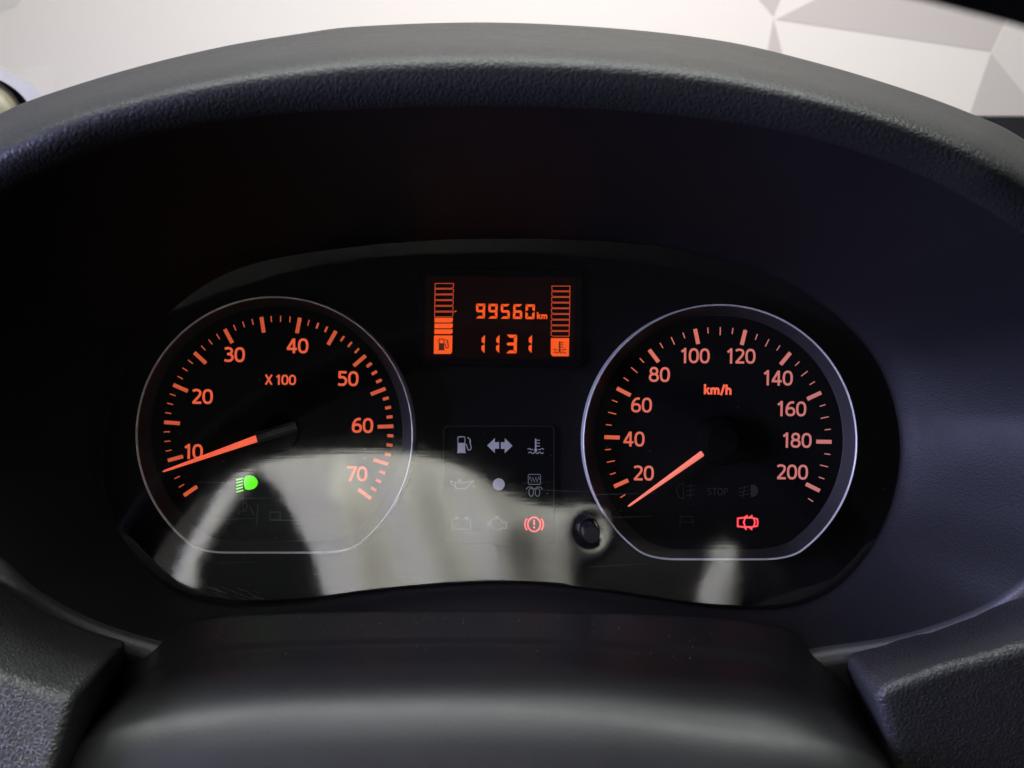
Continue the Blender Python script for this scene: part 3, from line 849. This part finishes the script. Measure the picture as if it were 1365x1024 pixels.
# --- warning lamp panel
wp = slab('warning_lamp_panel', rrect(590.5, 567.5, 739, 726, 7), .0050, .0064, M['panel_edge'], cl, 'small dark panel of nine warning symbols', .0005)
slab('panel_face', rrect(592, 569, 737.6, 724.5, 6), .0064, .0066, M['panel'], wp, bev=0)
WD = .0068
WZ = Z2(560, 550, 4.875)
f = Flat(WZ); icon_fuel(f, 241, 158, 90, 104, 1.1); f.build('fuel_symbol', M['symbol'], wp, WD, 'grey fuel pump symbol')
f = Flat(WZ)
f.poly([(436, 214), (486, 166), (486, 193), (513, 193), (513, 235), (486, 235), (486, 264)])
f.poly([(600, 216), (550, 264), (550, 236), (525, 236), (525, 193), (550, 193), (550, 166)])
f.build('indicator_symbol', M['symbol'], wp, WD, 'grey double arrow symbol')
f = Flat(WZ); icon_temp(f, 698, 170, 106, 100, 1.0); f.build('coolant_symbol', M['symbol'], wp, WD, 'grey thermometer over waves symbol')
f = Flat(WZ)
f.stroke([(228, 452), (280, 458), (318, 452), (348, 444), (296, 494), (232, 494)], 1.0, True).stroke([(228, 456), (198, 444), (204, 466), (228, 480)], .9)
f.stroke([(256, 456), (256, 440)], 1).stroke([(244, 439), (270, 439)], 1.2).poly([(350, 472), (355, 482), (350, 488), (345, 482)])
f.build('oil_can_symbol', M['symbol_line'], wp, WD, 'faint grey oil can symbol')
f = Flat(WZ); f.poly(arc(511, 467, 39, 39, 0, 345, 23)); f.build('round_symbol', M['symbol'], wp, WD, 'plain pale disc symbol')
f = Flat(WZ)
f.stroke(rrect(703, 402, 782, 467, 8), .9, True)
f.stroke([(708, 436), (716, 416), (724, 450), (733, 420), (742, 450), (752, 420), (761, 450), (770, 418), (778, 436)], .8)
f.build('preheat_box_symbol', M['symbol_line'], wp, WD, 'grey box with a zigzag line')
f = Flat(WZ)
f.stroke(arc(722, 518, 15, 27, 0, 360), .9, True).stroke(arc(763, 518, 15, 27, 0, 360), .9, True)
f.stroke(catmull([(690, 500), (700, 487), (722, 484), (742, 496), (763, 484), (785, 487), (795, 500)], n=5), .9)
f.build('coil_symbol', M['symbol_line'], wp, WD, 'grey twin coil symbol')
f = Flat(WZ)
f.stroke([(208, 692), (329, 692), (329, 759), (208, 759)], 1.1, True)
f.poly([(228, 678), (246, 678), (246, 690), (228, 690)]).poly([(292, 678), (310, 678), (310, 690), (292, 690)])
f.stroke([(229, 717), (246, 717)], 1.0).stroke([(293, 717), (311, 717)], 1.0).stroke([(302, 708), (302, 726)], 1.0)
f.build('battery_symbol', M['symbol_line'], wp, WD, 'faint grey battery symbol')
f = Flat(WZ)
f.stroke([(458, 702), (478, 690), (518, 690), (528, 706), (540, 716), (548, 712), (560, 716), (560, 752), (546, 756), (536, 746), (524, 762), (484, 762), (468, 744), (458, 740)], 1.0, True)
f.stroke([(442, 708), (442, 738)], 1.0).stroke([(442, 722), (458, 722)], 1.0).stroke([(498, 690), (498, 678)], 1.0).stroke([(484, 677), (512, 677)], 1.1)
f.build('engine_symbol', M['symbol_line'], wp, WD, 'faint grey engine symbol')
for wk_, m_, dz_, nm_ in ((2.4, M['red'], 0, 'brake_symbol'), (1.2, M['red_core'], .0003, 'symbol_core')):  # broad red layer is painted glow behind the narrow core
    f = Flat(WZ)
    f.stroke(arc(741, 727, 41, 46, 0, 360, 36), wk_, True).stroke([(741, 698), (741, 732)], wk_).poly(arc(741, 747, 6, 6.5, 0, 330, 11))
    f.stroke(arc(741, 727, 60, 58, 140, 220, 14), wk_).stroke(arc(741, 727, 60, 58, -40, 40, 14), wk_)
    f.build(nm_, m_, wp, WD + dz_, 'lit red brake warning symbol')

# --- trip button and lens
BX, BY = 787.5, 709
btn = disc('trip_button', 789, 713, [(11.4, .006), (11.4, .0490), (11.1, .0499), (10.5, .0502)], M['button'], cl, label='black round push button beside the right dial', ref=.050)
disc('collar', 785.3, 705, [(14.0, .024), (14.2, .0345), (13.8, .0356), (13.1, .0358), (12.6, .0352), (12.4, .030)], M['button'], btn, ref=.0355)

def lens():
    N = 220; rings = 60
    A = by_angle([(x, y, lens_d(y)) for x, y in LOOP_A], N)
    cx, cy = 690, 600
    def depth(x, y, e):
        d = lens_d(y) + .0006
        r = math.hypot(x-BX, (y-BY)*.9)
        d -= .00027*math.exp(-(r/17.0)**2)                   # shallow dimple round the button
        d -= .0005*max(0, (e-.993)/.007)**2 if y > 720 else 0                   # rolled edge
        return d
    v = []; f = []
    for j in range(rings+1):
        e = (j/rings)
        for i in range(N):
            x, y = cx + (A[i][0]-cx)*e, cy + (A[i][1]-cy)*e
            # world position fixed in plan from the lens plane, only the depth moves
            v.append(P(x, y, depth(x, y, e)))
    for j in range(rings):
        for i in range(N): k = (i+1) % N; f.append((j*N+i, j*N+k, (j+1)*N+k, (j+1)*N+i))
    # a finer patch is needed round the boss: subdivide there
    o = mesh_obj('lens', v, f, M['lens'], cl, smooth=True, label='clear curved lens over the dials, reflecting a pale seat along its lower half')
    import bmesh
    bm = bmesh.new(); bm.from_mesh(o.data)
    org = WO[o.name]
    bmesh.ops.remove_doubles(bm, verts=bm.verts, dist=1e-7)
    BD = lens_d(BY); bc = P(BX, BY, BD) - org
    fs = [q for q in bm.faces if (q.calc_center_median().x-bc.x)**2 + (q.calc_center_median().z-bc.z)**2 < (75*PX(BD))**2]
    es = list({e for q in fs for e in q.edges})
    bmesh.ops.subdivide_edges(bm, edges=es, cuts=5, use_grid_fill=True)
    for vt in bm.verts:
        w = vt.co + org
        if (vt.co.x-bc.x)**2 + (vt.co.z-bc.z)**2 < (90*PX(BD))**2:
            q = (DC + w.y); x, y = w.x/(S*q/DC) + 682.5, 512 - w.z/(S*q/DC)
            ee = 0
            if y < 772: vt.co = P(x, y, depth(x, y, 0)) - org
    bm.normal_update()
    bm.to_mesh(o.data); bm.free()
    o.data.polygons.foreach_set('use_smooth', [True]*len(o.data.polygons))
lens()
def lens_wear():
    v = []; f = []
    def add(pts, y):
        b = len(v); v.extend(P(x, yy, lens_d(yy) + .0011) for x, yy in pts); f.append(tuple(range(b, b+len(pts))))
    for _ in range(170):
        x = random.gauss(600, 230); y = random.gauss(660, 80)
        if not (190 < x < 1150 and 400 < y < 770): continue
        r = random.choice((.22, .3, .3, .42, .6)); a = random.uniform(.5, 1.7)
        add([(x + r*a*math.cos(k*1.2566), y + r/a*math.sin(k*1.2566)) for k in range(5)], y)
    o = mesh_obj('lens_dust', v, f, M['dust'], cl); o['kind'] = 'stuff'
    v.clear(); f.clear()
    for _ in range(26):
        x = random.uniform(230, 800); y = random.uniform(640, 770); L = random.uniform(12, 90); t = random.uniform(-.06, .06); w = random.uniform(.10, .2)
        add([(x, y-w), (x+L, y+L*t-w*.3), (x+L, y+L*t+w*.3), (x, y+w)], y)
    for _ in range(16):
        x = random.uniform(275, 345); y = random.uniform(782, 796); L = random.uniform(8, 26); w = .18
        add([(x, y-w), (x+L, y+L*.35-w), (x+L, y+L*.35+w), (x, y+w)], y)
    o = mesh_obj('lens_scratches', v, f, M['scratch'], cl); o['kind'] = 'stuff'
lens_wear()

# ------------------------------------------------------------------ steering wheel: only its rim crosses the top right corner
def steering_wheel():
    yw = -0.293; k = S*0.107/DC
    c = Vector(((540-682.5)*k, yw, (512-2963)*k))
    ri = 3060*k; tube = .0145; Rr = ri + tube
    t = thing('steering_wheel', 'black steering wheel rim crossing the top right corner, very near', 'steering wheel', c)
    v = []; f = []; n, m = 160, 16
    for i in range(n):
        a = 2*math.pi*i/n
        for j in range(m):
            b = 2*math.pi*j/m; r = Rr + tube*math.cos(b)
            v.append(c + Vector((r*math.cos(a), tube*math.sin(b), r*math.sin(a))))
    for i in range(n):
        for j in range(m): f.append((i*m+j, i*m+(j+1) % m, ((i+1) % n)*m+(j+1) % m, ((i+1) % n)*m+j))
    mesh_obj('rim', v, f, M['wheel'], t, smooth=True)
    v = []; f = []
    for j, (s, y) in enumerate(((1, .03), (1, -.01), (.85, -.025), (.4, -.03))):
        for i in range(32):
            a = 2*math.pi*i/32; v.append(c + Vector((.07*s*math.cos(a), y, .045*s*math.sin(a) - .02)))
    for j in range(3):
        for i in range(32): q = (i+1) % 32; f.append((j*32+i, j*32+q, (j+1)*32+q, (j+1)*32+i))
    f.append(tuple(range(96, 128)))
    mesh_obj('hub_pad', v, f, M['wheel'], t, smooth=True)
    for a in (R(188), R(-8), R(-90)):
        dx = Vector((math.cos(a), 0, math.sin(a))); nx = Vector((-dx.z, 0, dx.x)); v = []; f = []
        for s in (.035, Rr-.004):
            for u, y in ((-.018, -.008), (.018, -.008), (.018, .008), (-.018, .008)): v.append(c + dx*s + nx*u + Vector((0, y, 0)))
        f = [(0, 1, 5, 4), (1, 2, 6, 5), (2, 3, 7, 6), (3, 0, 4, 7)]
        o = mesh_obj('spoke', v, f, M['wheel'], t); bevel(o, .005)
steering_wheel()

# ------------------------------------------------------------------ the seat behind, seen as a reflection in the lens
def seat():
    Y = -0.92
    nrm = Vector((0, -math.cos(R(4)), math.sin(R(4)))); l0 = P(682.5, 560, LENS_D)
    eye = Vector((0, -DC, 0))
    def mirror(px, py, off):         # where a mirrored sight line meets the seat's distance
        a = (P(px, py, 0) - eye).normalized()
        h = eye + a*((l0-eye).dot(nrm)/a.dot(nrm)); r = a - 2*a.dot(nrm)*nrm
        return h + r*((Y - h.y)/r.y) + Vector((0, off, 0))
    t = thing('driver_seat', 'pale seat with a dark wedge down its front, mirrored in the lens', 'seat', (-.1, Y, -.2))
    def pillow(name, pts, bulge, m, dy, parent=t, fold=0):
        q = catmull(pts, True, 5); n = len(q)
        cx = sum(p[0] for p in q)/n; cy = sum(p[1] for p in q)/n
        v = []; f = []; rings = 26 if fold else 10
        def W(x, y, off): return mirror(x, y, dy + off)
        for x, y in q: v.append(W(x, y, -.08))
        for j in range(rings):
            s = 1 - (j/rings)**1.3
            off = bulge*math.sqrt(max(0, 1-s*s))
            for x, y in q:
                X, Y_ = cx+(x-cx)*s, cy+(y-cy)*s
                v.append(W(X, Y_, off + fold*(1-s*s)*(math.sin((X-.30*Y_)/17) + .6*math.sin((X+.2*Y_)/31 + 1))))
        for j in range(rings):
            for i in range(n): k = (i+1) % n; f.append((j*n+i, j*n+k, (j+1)*n+k, (j+1)*n+i))
        f.append(tuple(rings*n+i for i in range(n)))
        o = mesh_obj(name, v, f, m, parent, smooth=True)
        import bmesh
        bm = bmesh.new(); bm.from_mesh(o.data); bmesh.ops.recalc_face_normals(bm, faces=bm.faces); bm.to_mesh(o.data); bm.free()
        return o
    pillow('backrest', [(150, 700), (215, 668), (300, 648), (420, 625), (560, 628), (700, 680), (815, 712), (940, 742), (1040, 752), (1075, 790), (1075, 1000), (600, 1030), (140, 1000), (130, 800)], .03, M['seat_dark'], -.06)
    pillow('pale_panel', [(336, 621), (380, 608), (480, 600), (560, 605), (625, 625), (675, 656), (720, 673), (766, 676), (796, 682), (808, 700), (792, 732), (772, 765), (770, 860), (700, 950), (520, 960), (460, 900), (428, 800), (412, 745), (392, 705), (366, 655)], .05, M['seat_pale'], -.03, fold=.014)
    pillow('pale_bolster', [(296, 642), (334, 622), (322, 650), (298, 690), (270, 738), (250, 790), (245, 900), (215, 900), (222, 790), (240, 735), (270, 685)], .03, M['seat_pale'], -.02)
    pillow('dark_wedge', [(336, 615), (372, 655), (398, 705), (420, 748), (436, 800), (440, 940), (235, 940), (244, 785), (266, 735), (296, 685), (318, 645)], .01, M['seat_black'], -.035)
    pillow('side_bolster', [(985, 728), (993, 760), (990, 800), (985, 900), (935, 900), (938, 800), (950, 765), (970, 735)], .025, M['seat_pale'], -.02)
seat()
